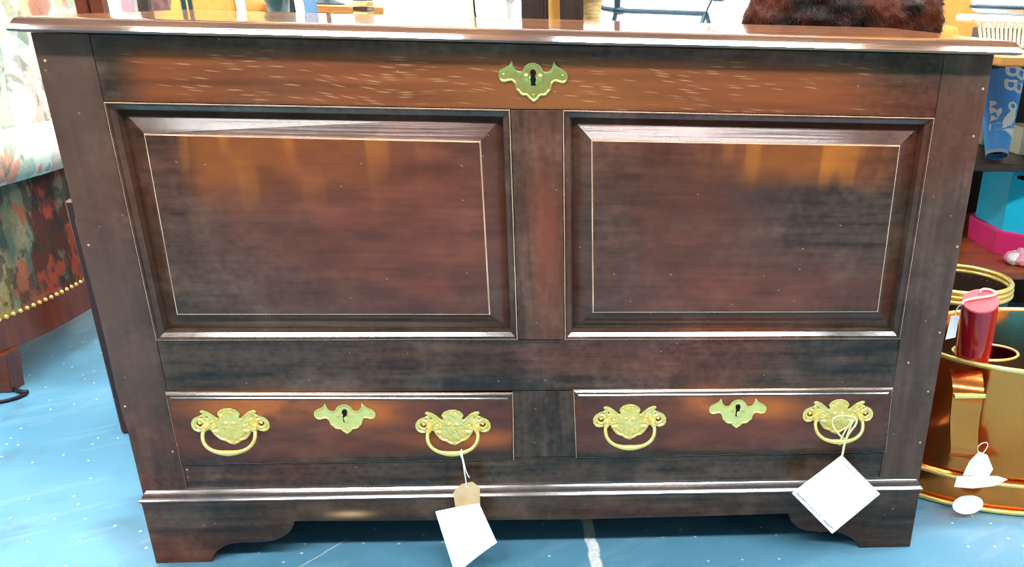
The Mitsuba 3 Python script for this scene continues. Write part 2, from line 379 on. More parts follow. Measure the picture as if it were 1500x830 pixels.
mold_prof = [(.0012, -.0018), (.0022, -.0018), (.0032, -.0006), (.0036, .0018), (.0042, .0030), (.0102, .0075), (.0112, .0130), (.0125, .0175), (.0128, .0215)]
for P, F in ((PL, FL), (PR, FR)):
    P, F = np.array(P), np.array(F)
    inner = offset(P, .0118)
    V = [(x, .0200, z) for x, z in inner] + [(x, .0043, z) for x, z in F]
    Fc = []
    for i in range(4):
        j = (i + 1) % 4
        Fc += [(i, j, 4 + j), (i, 4 + j, 4 + i)]
    bev = trimesh.Trimesh(V, Fc, process=False)
    step = rings(F, [(-.0002, .0046), (.0004, .0024), (.0022, .0016)], False, False)
    flat = offset(F, .0020)
    fld = trimesh.Trimesh([(x, .0016, z) for x, z in flat] + [(x, .020, z) for x, z in flat], [(0, 1, 2), (0, 2, 3), (4, 6, 5), (4, 7, 6)], process=False)
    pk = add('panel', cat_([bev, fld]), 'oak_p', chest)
    add('worn_edge', step, 'worn', pk, label='pale worn edge of the raised field')
    add('worn_edge', rings(P, [(0, -.0002), (.0004, -.0015), (.0013, -.0018)], False, False), 'worn', pk, label='pale worn outer arris of the panel opening')
    R = [offset(P, o) if o else P for o, _ in mold_prof]
    for i in range(4):
        j = (i + 1) % 4; V = []; Fc = []
        for q, (o, d) in zip(R, mold_prof): V += [(q[i][0], d, q[i][1]), (q[j][0], d, q[j][1])]
        for k in range(len(mold_prof) - 1): Fc += [(2 * k, 2 * k + 1, 2 * k + 3), (2 * k, 2 * k + 3, 2 * k + 2)]
        add('molding', trimesh.Trimesh(V, Fc, process=False), 'oak_mold' if i in (0, 2) else 'oak_v', pk, smooth=22)

# lid, its front and ends moulded
lid_prof = [(-.016, .8226), (.001, .8228), (.0050, .8240), (.0068, .8266), (.0047, .8311), (.0030, .8314), (.0024, .8318), (.0005, .8359), (-.0022, .8390), (-.0065, .8406), (-.014, .8413), (-.024, .8416)]
base = rect(-.006, 1.3205, -.0235, .500)
V = []; n = 4
lidm = rings(base, [(-o, z) for o, z in lid_prof], True, True, 'xy')
add('lid', lidm, 'oak_lid', chest, smooth=20)
# base moulding and plinth with bracket feet
mprof = [(0, .1160), (.0105, .1162), (.0124, .1185), (.0122, .1205), (.0085, .1245), (.0074, .1252), (.0074, .1272), (.0058, .1298), (.0012, .1348), (0, .1352), (0, .1385)]
add('base_molding', rings(rect(.0095, 1.2915, 0, .490), [(-o, z) for o, z in mprof], True, True, 'xy'), 'oak_mold', chest, smooth=25)
foot = [(0, 0), (.0905, 0), (.0916, .004), (.0955, .0125), (.1040, .0225), (.1150, .0300), (.1280, .0352), (.1400, .0372), (.1580, .0368), (.1600, .0352), (.1620, .0368), (.1780, .0372), (.1960, .0394), (.2110, .0450), (.2225, .0530), (.2300, .0620), (.2345, .0705), (.2356, .0772)]
apr = [(.45, .0735), (.70, .0705), (.90, .0720), (1.0722, .0742)]
foot2 = [(1.0735, .0665), (1.0790, .0570), (1.0885, .0470), (1.1000, .0405), (1.1120, .0375), (1.1300, .0352), (1.1330, .0330), (1.1360, .0352), (1.1520, .0350), (1.1680, .0318), (1.1830, .0255), (1.1960, .0160), (1.2040, .0070), (1.2070, 0)]
add('plinth', rings(foot + apr + foot2 + [(1.30, 0), (1.30, .1165), (0, .1165)], [(0, .012), (0, -.0092), (.0008, -.010)]), 'oak_h', chest)
for sx in (0, 1):
    pts = [(-.01 if 0 else .010, 0), (.10, 0), (.12, .025), (.16, .038), (.19, .05), (.20, .072), (.30, .072), (.31, .05), (.34, .038), (.38, .025), (.40, 0), (.495, 0), (.495, .1165), (.012, .1165)]
    mm = rings(pts, [(0, 0), (0, .018)])
    v = mm.vertices.copy(); mm.vertices = np.c_[v[:, 1] + (1.282 if sx else 0), v[:, 0] + .002, v[:, 2]]; mm.fix_normals()
    add('side_plinth', mm, 'oak_dark', chest)
    x0 = 1.278 if sx else .002
    add('side_panel', box(x0, x0 + .02, .0245, .495, .117, ZT, .001), 'oak_v', chest)
add('back_board', box(.023, 1.277, .476, .495, .004, ZT, .001), 'oak_dark', chest)  # unseen board, carried down to the floor to block light under the chest
add('bottom_board', box(.023, 1.277, .03, .475, .10, .116, .001), 'oak_dark', chest)
pegs = [(.0105, .787), (1.2915, .776), (1.2900, .710), (1.2945, .545), (1.2905, .404), (1.2880, .300), (1.2895, .205), (.0095, .540), (.006, .285), (1.2465, .352), (.062, .205), (.078, .172)]
for x, z in pegs:
    add('peg', lathe([(0, 0), (.0020, 0), (.0017, .0006), (0, .0010)], n=10).apply_transform(trimesh.transformations.rotation_matrix(math.pi / 2, (1, 0, 0))).apply_translation((x, 0, z)), 'worn', chest, smooth=True)

# brass fittings
def plate_outline(half, sx, sz, cx, cz):
    h = [(sx * (x - cx), -sz * (y - cz)) for x, y in half]
    full = h + [(-x, z) for x, z in h[::-1] if x > 1e-6]
    return ccw(full)
HAND = plate_outline([(610, 205), (655, 211), (695, 226), (722, 248), (738, 274), (728, 290), (716, 308), (732, 316), (768, 290), (800, 266), (835, 243), (880, 228), (915, 230), (924, 252), (896, 272), (925, 283), (975, 300), (1020, 330), (1043, 370), (1042, 415), (1015, 452), (975, 466), (930, 458), (898, 436), (886, 412), (888, 432), (862, 442), (838, 440), (826, 470), (800, 505), (770, 540), (740, 556), (700, 566), (665, 590), (640, 598), (610, 612)], .000138, .000160, 610, 400)
ESC = plate_outline([(678, 190), (712, 195), (745, 210), (778, 240), (800, 280), (815, 300), (845, 303), (875, 296), (900, 270), (918, 235), (924, 190), (938, 168), (952, 200), (975, 232), (1030, 262), (1075, 285), (1105, 325), (1110, 375), (1095, 420), (1060, 446), (1020, 448), (985, 434), (945, 430), (920, 452), (905, 490), (898, 535), (870, 560), (840, 600), (800, 614), (768, 612), (748, 632), (738, 650), (712, 668), (690, 690), (678, 694)], .000111, .000104, 678, 420)
def relief_plate(outline, relief, thick, stepm):
    poly = sg.Polygon(outline).buffer(0)
    if poly.geom_type != 'Polygon': poly = max(poly.geoms, key=lambda g: g.area)
    b = np.array([poly.exterior.interpolate(t).coords[0] for t in np.arange(0, poly.exterior.length, stepm)])
    x0, z0, x1, z1 = poly.bounds
    g = np.array([(x, z) for k, x in enumerate(np.arange(x0, x1, stepm)) for z in np.arange(z0 + (k % 2) * stepm / 2, z1, stepm)])
    ins = shapely.contains_xy(poly.buffer(-stepm * .6), g[:, 0], g[:, 1])
    pts = np.vstack([b, g[ins]]); nb = len(b)
    from scipy.spatial import Delaunay
    tri = Delaunay(pts).simplices
    cen = pts[tri].mean(1)
    tri = tri[shapely.contains_xy(poly, cen[:, 0], cen[:, 1])]
    dist = shapely.distance(shapely.points(pts), poly.exterior)
    h = relief(pts, dist)
    V = np.c_[pts[:, 0], -h - thick, pts[:, 1]]
    V = np.vstack([V, np.c_[b[:, 0], np.zeros(nb), b[:, 1]]])
    F = [tuple(t) for t in tri]
    a = pts[tri]; area = (a[:, 1, 0] - a[:, 0, 0]) * (a[:, 2, 1] - a[:, 0, 1]) - (a[:, 2, 0] - a[:, 0, 0]) * (a[:, 1, 1] - a[:, 0, 1])
    F = [(t[0], t[1], t[2]) if s > 0 else (t[0], t[2], t[1]) for t, s in zip(tri, area)]
    for i in range(nb):
        j = (i + 1) % nb
        F += [(len(pts) + i, len(pts) + j, j), (len(pts) + i, j, i)]
    return trimesh.Trimesh(V, F, process=False)
def hand_relief(p, d):
    rim = .0016 * np.exp(-((d - .0020) / .0012) ** 2)
    x, z = np.abs(p[:, 0]), p[:, 1]
    body = .0030 * np.exp(-(x / .026) ** 2 - ((z + .004) / .018) ** 2)
    shell = .0012 * np.cos(22 * np.arctan2(x + 1e-6, z + .030)) * np.exp(-((x) / .028) ** 2) * (d > .003)
    scroll = .0016 * np.cos(np.hypot(x - .047, z - .004) * 900) * np.exp(-(np.hypot(x - .047, z - .004) / .014) ** 2)
    scroll += .0012 * np.cos(np.hypot(x - .026, z - .002) * 1100) * np.exp(-(np.hypot(x - .026, z - .002) / .010) ** 2)
    flor = .0040 * (meshkit.fbm(np.c_[np.abs(p[:, 0]) * 170, p[:, 1] * 190, 0 * x], 2, 3) - .45) * (d > .003)
    return rim + body + .25 * shell + scroll + flor + .0006 * (meshkit.noise(np.c_[p * 420, 0 * p[:, :1]], 3) - .5)
def esc_relief(p, d):
    rim = .0017 * np.exp(-((d - .0014) / .0012) ** 2)
    x, z = np.abs(p[:, 0]), p[:, 1]
    boss = .0022 * np.exp(-((x - .0098) / .0032) ** 2 - ((z - .0050) / .0034) ** 2)
    lip = .0018 * np.exp(-((np.hypot(x * 1.3, np.clip(z - .003, None, 0) + 0 * z) - .0058) / .0012) ** 2) * (z < .0045) * (z > -.009)
    pins = .0012 * np.exp(-(np.hypot(x - .0405, z - .007) / .0016) ** 2) + .0012 * np.exp(-(np.hypot(x, z + .019) / .0016) ** 2)
    return rim + boss + lip + pins
hand_mesh = relief_plate(HAND, hand_relief, .0012, .0011)
esc_mesh = relief_plate(ESC, esc_relief, .0012, .0010)
hand_ply = mikit.ply(hand_mesh, 'brass', smooth=True)
esc_ply = mikit.ply(esc_mesh, 'brass_old', smooth=True)
esc_ply2 = mikit.ply(esc_mesh, 'brass', smooth=True)
bail_pts = [(-.0385, -.009, -.003), (-.0400, -.014, -.010), (-.0375, -.020, -.020), (-.029, -.0245, -.0285), (-.015, -.027, -.0335), (0, -.0275, -.0350), (.015, -.027, -.0335), (.029, -.0245, -.0285), (.0375, -.020, -.020), (.0400, -.014, -.010), (.0385, -.009, -.003)]
bp = spline(bail_pts, 41)
bail_ply = mikit.ply(tube(bp,   .0030 + .0017 * np.exp(-(bp[:, 0] / .016) ** 2), 10), 'brass', smooth=True)
def post_mesh(s):
    m = lathe([(0, 0), (.0062, 0), (.0062, .0015), (.0038, .003), (.0036, .006), (.0050, .0078), (.0050, .0105), (.0034, .0125), (0, .0130)], n=20)
    m.apply_transform(trimesh.transformations.rotation_matrix(math.pi / 2, (1, 0, 0))); m.apply_translation((s * .0385, -.0012, -.002)); return m
post_ply = {s: mikit.ply(post_mesh(s), 'brass', smooth=40) for s in (-1, 1)}
kh = np.array([(.0040 * math.cos(a), .0105 + .0042 * math.sin(a)) for a in np.linspace(-.9, math.pi + .9, 18)] + [(-.0032, -.0060), (.0032, -.0060)])
key_ply = mikit.ply(rings(kh, [(0, -.0006), (0, -.0036)]), 'inside')
cov = mikit.ply(blob((0, -.0028, .0035), (.0042, .0012, .0068), 0, 1, 2), 'brass', smooth=True)
def put(ply, x, z, y=0.0): return {**ply, 'to_world': T().translate([x, y, z])}

lprof = [(.0002, .0012), (0, .0006), (0, -.0028), (.0004, -.0032), (.0038, -.0060), (.0050, -.0064), (.0060, -.0054), (.0066, -.0054), (.0086, -.0070), (.0100, -.0074), (.0112, -.0066)]
dprof = [(.004, .020), (0, .0010), (0, -.0022), (.0010, -.0034), (.0034, -.0050), (.0060, -.0052), (.0110, -.0064), (.0130, -.0066)]
drawer_front = -.0062
drawers = []
for P, hx, ex in ((DL, ((.1622, .2535), (.5075, .2475)), (.3399, .2655)), (DR, ((.7918, .2545), (1.1375, .2605)), (.9688, .2685))):
    d = nm(chest + '__drawer')
    scene[d] = mikit.ply(rings(P, dprof), 'oak_h', smooth=30)
    drawers.append(d)
    add('worn_edge', rings(P, [(-.0003, -.0012), (-.0001, -.0026), (.0009, -.0037)], False, False), 'worn', d, label='pale worn edge of the drawer front')
    lp = rings(P, lprof, False, False); lp.update_faces((np.arange(len(lp.faces)) // 2) % 4 == 2)
    add('lip', lp, 'oak_mold', d, smooth=22, label='shining moulded top edge of the drawer')
    for x, z in hx:
        add('handle_plate', put(hand_ply, x, z, drawer_front), None, d, label='embossed brass bat-wing handle plate')
        add('handle_bail', put(bail_ply, x, z, drawer_front), None, d, label='hanging brass bail')
        for s in (-1, 1): add('handle_post', put(post_ply[s], x, z, drawer_front), None, d)
    add('escutcheon', put(esc_ply2, ex[0], ex[1], drawer_front), None, d, label='brass keyhole plate')
    add('keyhole', put(key_ply, ex[0], ex[1], drawer_front), None, d)
    add('keyhole_cover', put(cov, ex[0] + .0012, ex[1] - .005, drawer_front), None, d)
e = add('escutcheon', put(esc_ply, .6494, .7745), None, chest, label='olive brass keyhole plate of the lid lock')
add('keyhole', put(key_ply, .6494, .7745), None, e)
#%%TAGS
# ------------------------------------------------------------------ price tags hanging from the handles
def plank(outline3, thick, nrm=(0, -1, 0)):
    """A thin sheet from a 3-D outline (nearly planar)."""
    P = np.array(outline3, float); n = len(P)
    d = np.asarray(nrm, float) * thick
    t = m3.triangulate([P[:, [0, 2]]])
    V = np.vstack([P, P + d]); F = []
    for a, b, c in t: F += [(a, c, b), (n + a, n + b, n + c)]
    for i in range(n):
        j = (i + 1) % n
        F += [(i, j, n + j), (i, n + j, n + i)]
    m = trimesh.Trimesh(V, F, process=False); m.fix_normals(); return m
t = thing('tag', 'buff cardboard tag tied to the right-hand handle of the left drawer', 'tag')
tag2 = sg.Polygon([(.5048, .1445), (.5080, .1500), (.5190, .1600), (.5365, .1640), (.5480, .1535), (.5470, .1150), (.5030, .1000), (.5075, .1180)])
hole = sg.Point(.5268, .1565).buffer(.0022)
def sheet(poly, ytop, slope, ztop, thick):
    m = trimesh.creation.extrude_polygon(poly, thick, engine='earcut')
    v = m.vertices; m.vertices = np.c_[v[:, 0], ytop + (ztop - v[:, 1]) * slope - v[:, 2], v[:, 1]]
    m.fix_normals(); return m
add('card', sheet(tag2.difference(hole), -.0385, -.14, .164, .0006), 'manila', t)
add('string', cat_([tube(spline([(.5222, -.0335, .2200), (.5205, -.0385, .2135), (.5222, -.0392, .2080), (.5245, -.0400, .19), (.5262, -.0405, .170), (.5268, -.0402, .1565)], 24), .0011, 6),
                    tube(spline([(.5222, -.0335, .2200), (.5232, -.0390, .2120), (.5250, -.0398, .20), (.5275, -.0400, .185), (.5320, -.0395, .1720)], 20), .0010, 6)]), 'string', t, smooth=True)
# the white card behind the tag: a sheet that curls forward at its right edge
def curled(corners, thick, curl, n=12):
    a, b, c, d = [np.array(q, float) for q in corners]      # top-left, top-right, bottom-right, bottom-left
    V = []
    for s in (0, 1):
        for i in range(n + 1):
            for j in range(n + 1):
                u, v = j / n, i / n
                p = (a * (1 - u) + b * u) * (1 - v) + (d * (1 - u) + c * u) * v
                p = p + np.array([0, -curl * (u - .5) ** 2 * 4 * (.4 + .6 * v) - s * thick, 0]); V.append(p)
    N = (n + 1) ** 2; F = []
    for s in (0, 1):
        for i in range(n):
            for j in range(n):
                k = s * N + i * (n + 1) + j; q = [k, k + n + 1, k + n + 2, k + 1]
                if s == 0: q = q[::-1]
                F += [(q[0], q[1], q[2]), (q[0], q[2], q[3])]
    ed = [j for j in range(n + 1)] + [i * (n + 1) + n for i in range(1, n + 1)] + [n * (n + 1) + j for j in range(n - 1, -1, -1)] + [i * (n + 1) for i in range(n - 1, 0, -1)]
    for k in range(len(ed)):
        p, q = ed[k], ed[(k + 1) % len(ed)]
        F += [(p, q, N + q), (p, N + q, N + p)]
    m = trimesh.Trimesh(V, F, process=False); m.fix_normals(); return m
add('card', curled([(.4760, -.052, .1180), (.5462, -.0465, .1290), (.5735, -.060, .0630), (.5035, -.070, .0075)], .0005, .004), 'paper', None, smooth=35,
    label='blank white square card hanging below the buff tag in front of the plinth', cat='card')
t = thing('price_card', 'white diamond-hung card on a yellow ribbon from the right-hand handle of the right drawer', 'card')
dia = [(1.1418, 0.2046), (1.2123, 0.1361), (1.1351, 0.0672), (1.0615, 0.1402)]
dy = lambda z: -.040 - (0.2046 - z) * 0.1747
add('sheet', sheet(sg.Polygon(dia), -.040, -0.1747, 0.2046, .0008), 'paper', t)
def along(a, b, u, v):
    a, b = np.array(dia[a]), np.array(dia[b]); k = b - a; L = np.linalg.norm(k); k /= L
    return a + k * u * L + np.array([k[1], -k[0]]) * v, math.degrees(math.atan2(k[1], k[0]))
def mark(a, b, u, v, L, h):
    c, ang = along(a, b, u, v)
    m = box(-L / 2, L / 2, 0, .0003, -h / 2, h / 2, 0)
    m.apply_transform(trimesh.transformations.rotation_matrix(-math.radians(ang), (0, 1, 0))); m.apply_translation((c[0], dy(c[1]) - .0011, c[1])); return m
marks = []
for u in np.r_[np.arange(.06, .26, .022), np.arange(.30, .62, .035), np.arange(.72, .95, .022)]:
    marks.append(mark(3, 2, u, -.0050 - .002 * rng.random(), .0022 + .002 * rng.random(), .0010))
for u in np.arange(.12, .44, .03): marks.append(mark(0, 1, u, .0050 + .003 * rng.random(), .0020 + .0015 * rng.random(), .0007))
marks.append(mark(0, 1, .94, .004, .0018, .0016))
add('print', cat_(marks), 'ink', t, label='rows of tiny print along two edges')
rb = spline([(1.1500, -.0325, .2255), (1.1556, -.034, .270), (1.1590, -.036, .268), (1.1515, -.037, .245), (1.1440, -.0395, .222), (1.1424, -.0405, .2025)], 30)
rb2 = spline([(1.1440, -.0335, .2255), (1.1490, -.038, .262), (1.1520, -.0385, .268), (1.1470, -.0385, .240), (1.1430, -.040, .215), (1.1418, -.0412, .2035)], 30)
mat('ribbon', (.80, .72, .38), .6, .3)
add('ribbon', cat_([tube(rb, .0019, 6), tube(rb2, .0015, 6)]), 'ribbon', t, smooth=True)
#%%LEFT
# ------------------------------------------------------------------ armchair and cabinet at the left
ch = thing('armchair', 'low armchair in floral fabric with brass nails and mahogany rail beside the chest', 'armchair')
def sweep_y(prof, y0, y1, bow=0, n=16, taper=0):
    """A closed x-z outline carried along y, bowed sideways in the middle."""
    prof = ccw(prof); V = []; k = len(prof)
    for i in range(n + 1):
        s = i / n; dx = bow * (1 - (2 * s - 1) ** 2)
        V += [(x + dx, y0 + (y1 - y0) * s, z) for x, z in prof]
    F = []
    for i in range(n):
        for j in range(k):
            a, b, c, d = i * k + j, i * k + (j + 1) % k, (i + 1) * k + (j + 1) % k, (i + 1) * k + j
            F += [(a, b, c), (a, c, d)]
    for a, b, c in m3.triangulate([prof]):
        F += [(a, b, c), (n * k + a, n * k + c, n * k + b)]
    m = trimesh.Trimesh(V, F, process=False); m.fix_normals(); return m
def ell(cx, cz, rx, rz, n=22): return [(cx + rx * math.cos(a), cz + rz * math.sin(a)) for a in np.linspace(0, 2 * math.pi, n, endpoint=False)]
CX = -.625
add('side', sweep_y([(CX - .07, .165), (CX, .165), (CX + .012, .30), (CX + .02, .46), (CX + .02, .52), (CX - .07, .52)], .70, 1.42, .045, 20), 'shaded_tapestry', ch, smooth=45)
add('arm', sweep_y(ell(CX + .035, .520, .075, .055), .69, 1.36, .03, 20), 'floral', ch, smooth=45)
add('seat_rail', sweep_y(rect(CX - .06, CX + .004, .095, .168), .70, 1.42, .047, 20), 'mahogany', ch, smooth=45)
for i in range(34):
    s = (i + .5) / 34; y = .70 + .72 * s; x = CX + .045 * (1 - (2 * s - 1) ** 2)
    add('nail', moved(trimesh.creation.icosphere(subdivisions=1, radius=.0062), (x + .001, y, .171)), 'brass', ch, smooth=True)
add('leg', rings([(CX - .030, .0), (CX + .010, .0), (CX + .022, .097), (CX - .05, .097)], [(0, .755), (0, .705), (.003, .702)]), 'mahogany', ch)
add('leg', rings([(CX - .030, .0), (CX + .000, .0), (CX + .010, .097), (CX - .05, .097)], [(0, 1.40), (0, 1.36)]), 'mahogany', ch)
for y in (.755, 1.40): add('leg', rings([(-1.22, .0), (-1.19, .0), (-1.17, .097), (-1.24, .097)], [(0, y), (0, y - .045)]), 'mahogany', ch)
add('seat', box(-1.20, CX - .06, .66, 1.35, .165, .36, .04), 'floral', ch)
add('side', sweep_y([(-1.27, .165), (-1.20, .165), (-1.20, .52), (-1.27, .52)], .70, 1.42, -.02, 12), 'floral', ch, smooth=45)
add('arm', sweep_y(ell(-1.245, .520, .07, .055), .69, 1.36, -.02, 20), 'floral', ch, smooth=45)
add('seat_rail', box(-1.22, CX - .06, .685, .70, .095, .168), 'mahogany', ch)
bk = [(-1.27, .17), (CX + .02, .17), (CX + .045, .52), (CX + .06, .80), (CX + .065, .96), (CX + .02, 1.03), (-.94, 1.07), (-1.25, 1.03), (-1.30, .96), (-1.30, .55)]
add('back', rings(bk, [(.02, 1.47), (0, 1.45), (0, 1.36), (.015, 1.335), (.05, 1.32)]), 'floral', ch, smooth=40)
wing = [(.98, .52), (1.35, .52), (1.35, .98), (1.22, 1.0), (1.08, .92), (1.0, .75), (.97, .60)]
for x, s in ((CX + .005, 1), (-1.30, 1)):
    w = rings(wing, [(.02, 0), (0, .012), (0, .05), (.02, .062)]); v = w.vertices
    w.vertices = np.c_[x + v[:, 1], v[:, 0], v[:, 2]]; w.fix_normals()
    add('wing', w, 'floral', ch, smooth=40)
cb = thing('cabinet', 'low dark mahogany cabinet between the armchair and the chest', 'cabinet')
add('body', box(-.272, -.025, .48, .80, 0, .50, .004), 'dark_mahogany', cb)
add('door', box(-.255, -.04, .468, .479, .03, .47, .004), 'dark_mahogany', cb)
add('knob', moved(trimesh.creation.icosphere(subdivisions=2, radius=.011), (-.06, .46, .27)), 'brass', cb, smooth=True)
add('cable', cat_([tube(spline([(-.80, .70, .006), (-.70, .735, .006), (-.640, .735, .006), (-.598, .700, .006), (-.575, .695, .006)], 30), .005, 8),
                   tube(spline([(-.575, .690, .005), (-.59, .655, .005), (-.62, .635, .005), (-.70, .63, .005), (-.82, .60, .005)], 30), .004, 8)]), 'black', None, smooth=True,
    label='black cable lying on the floor below the armchair leg', cat='cable')
#%%RIGHT
# ------------------------------------------------------------------ right: shelf unit, copper bin and the goods there
su = thing('shelf_unit', 'wooden shelf unit with a red-brown lower shelf at the right behind the chest', 'shelf unit')
add('top', box(1.55, 2.5, .52, 1.40, .775, .795, .003), 'table_oak', su, label='orange-brown wooden top')
add('lower_shelf', box(1.55, 2.5, .705, 1.38, .280, .30, .003), 'red_table', su, label='polished red-brown lower shelf')
add('middle_shelf', box(1.59, 2.46, .765, 1.38, .528, .545, .002), 'dark_wood', su)
add('back_panel', box(1.55, 2.5, 1.385, 1.40, .0, .775, .001), 'dark_wood', su)
for x in (1.55, 2.46):
    for y in (.72, 1.345): add('leg', box(x, x + .04, y, y + .04, 0, .775, .003), 'dark_wood', su)

bn = thing('bin', 'oval copper bin with brass rims, a strap handle and a pierced lid on the floor', 'bin')
def oval(cx, cy, a, b, n=56): return [(cx + a * math.cos(q), cy + b * math.sin(q)) for q in np.linspace(0, 2 * math.pi, n, endpoint=False)]
def oval_stack(cx, cy, levels, n=72, cap=(True, True)):
    V = []; F = []
    for a, b, z in levels: V += [(x, y, z) for x, y in oval(cx, cy, a, b, n)]
    for r in range(len(levels) - 1):
        for i in range(n):
            p, q, s, t_ = r * n + i, r * n + (i + 1) % n, (r + 1) * n + (i + 1) % n, (r + 1) * n + i
            F += [(p, q, s), (p, s, t_)]
    if cap[0]:
        V.append((cx, cy, levels[0][2])); c = len(V) - 1; F += [(c, (i + 1) % n, i) for i in range(n)]
    if cap[1]:
        V.append((cx, cy, levels[-1][2])); c = len(V) - 1; k = (len(levels) - 1) * n; F += [(c, k + i, k + (i + 1) % n) for i in range(n)]
    return trimesh.Trimesh(V, F, process=False)
BX, BY = 1.640, .272
add('body', oval_stack(BX, BY, [(.302, .180, .052), (.298, .176, .10), (.285, .180, .20), (.275, .183, .288)], cap=(False, False)), 'copper', bn, smooth=60)
add('base_band', oval_stack(BX, BY, [(.318, .194, .0), (.318, .194, .006), (.310, .187, .010), (.306, .184, .055), (.312, .190, .058), (.314, .192, .063), (.306, .184, .068)], cap=(True, False)), 'copper', bn, smooth=30)
for z, a, b, r in ((.006, .319, .195, .005), (.062, .313, .191, .004), (.289, .278, .186, .005)):
    add('rim', tube([(x, y, z) for x, y in oval(BX, BY, a, b, 80)], r, 8, True), 'brass', bn, smooth=True)
lidp = sg.Polygon(oval(BX, BY, .276, .184, 80)).difference(sg.Polygon(oval(1.478, .205, .060, .042, 40)))
lm = trimesh.creation.extrude_polygon(lidp, .003, engine='earcut'); lm.apply_translation((0, 0, .287))
add('lid', lm, 'copper', bn)
add('hole_rim', tube([(x, y, .2895) for x, y in oval(1.478, .205, .061, .043, 48)], .003, 8, True), 'brass', bn, smooth=True)
hp = [(1.408, .125, .284), (1.405, .108, .276), (1.403, .093, .262), (1.402, .085, .23), (1.405, .080, .18), (1.410, .078, .140), (1.412, .092, .126)]
def strap(path, w, thick):
    """A flat band along a path, broad side facing front."""
    p = spline(path, 24); V = []; F = []
    for i, q in enumerate(p):
        for dx, dyy in ((-w, 0), (w, 0), (w, thick), (-w, thick)): V.append((q[0] + dx * (.9 + .25 * (1 - i / 23)), q[1] + dyy - .25 * dx, q[2]))
    for i in range(23):
        for j in range(4):
            a, b, c, d = i * 4 + j, i * 4 + (j + 1) % 4, (i + 1) * 4 + (j + 1) % 4, (i + 1) * 4 + j
            F += [(a, b, c), (a, c, d)]
    F += [(0, 2, 1), (0, 3, 2), (92, 93, 94), (92, 94, 95)]
    m = trimesh.Trimesh(V, F, process=False); m.fix_normals(); return m
add('handle', strap(hp, .024, .004), 'copper', bn, smooth=30)
add('handle_band', box(1.374, 1.432, .080, .090, .250, .257, .001), 'brass', bn)
t = thing('tag', 'white paper tag tied below the strap handle of the copper bin', 'tag')
tp = sg.Polygon([(1.420, .128), (1.435, .148), (1.452, .141), (1.468, .112), (1.462, .098), (1.412, .100)])
add('card', sheet(tp, .072, -.05, .148, .0006), 'paper', t)
add('string', tube(spline([(1.439, .071, .143), (1.435, .076, .158), (1.447, .078, .163), (1.443, .071, .145)], 20), .0009, 6), 'string', t, smooth=True)
add('sheet_of_paper', sheet(sg.Polygon([(1.395, .082), (1.398, .103), (1.475, .102), (1.495, .095), (1.47, .082), (1.43, .078)]), .062, -.10, .103, .0006), 'paper', None, label='crumpled white paper lying against the brass band of the copper bin', cat='paper')
add('painted_reflection', sheet(sg.Polygon(oval(1.438, .032, .030, .019, 24)), .078, -.15, .032, .0006), 'paper', None, label='white oval painted for the paper mirrored in the bottom band of the copper bin', cat='reflection')  # white oval painted in as the mirrored paper, not a real object

rt = thing('tube', 'glossy red tube with a pale cap, tilted in the hole of the copper bin', 'tube')
ax0, ax1 = np.array([1.462, .215, .215]), np.array([1.415, .135, .412])
axd = (ax1 - ax0) / np.linalg.norm(ax1 - ax0)
def along_axis(prof, a, d, n=40):
    m = lathe(prof, n=n)
    m.apply_transform(trimesh.geometry.align_vectors([0, 0, 1], d)); m.apply_translation(a); return m
L = np.linalg.norm(ax1 - ax0)
add('body', along_axis([(0, 0), (.031, 0), (.031, .105), (.0318, .106), (.0318, .110), (.031, .111), (.031, L - .002), (.030, L), (0, L)], ax0, axd), 'red_gloss', rt, smooth=40)
add('cap', along_axis([(0, L - .001), (.0305, L - .001), (.0312, L + .001), (.0300, L + .003), (0, L + .003)], ax0, axd), 'red_cap', rt, smooth=40)
t = thing('tag', 'small white tag on string tied round the top of the red tube', 'tag')
uu = np.cross(axd, [1, 0, 0]); uu /= np.linalg.norm(uu); vv = np.cross(uu, axd)
ctr = ax0 + axd * (L + .006)
add('string', cat_([tube(spline([ctr + vv * -.032 + uu * -.004, ctr + vv * 0 + uu * .004, ctr + vv * .030 + uu * .010, ctr + vv * .012 + uu * .024, ctr + vv * .004 + uu * .018], 30), .0022, 6),
                    tube(spline([ctr + vv * -.032 + uu * -.004, ctr + vv * -.040 + axd * -.014, ctr + vv * -.043 + axd * -.028 + np.array([0, -.004, 0])], 16), .0015, 6)]), 'string', t, smooth=True)
q = ctr + vv * -.043 + axd * -.028
add('card', sheet(sg.Polygon([(q[0] - .008, q[2]), (q[0] + .007, q[2] + .001), (q[0] + .006, q[2] - .040), (q[0] - .012, q[2] - .044)]), q[1] - .004, -.05, q[2], .0006), 'paper', t)

bs = thing('basin', 'round brass basin with a dark inside behind the copper bin', 'basin')
bc = (1.572, .578)
add('bowl', lathe([(0, .0), (.10, .0), (.105, .02), (.115, .31), (.111, .31), (.098, .03), (0, .012)], (bc[0], bc[1], 0), 48), 'dark_wood', bs, smooth=40, label='dark inside of the basin')
for z, r in ((.310, .1150), (.299, .1160), (.321, .1140)):
    add('rim', tube([(bc[0] + r * math.cos(a), bc[1] + r * math.sin(a), z) for a in np.linspace(0, 2 * math.pi, 64, endpoint=False)], .0058, 8, True), 'brass', bs, smooth=True)

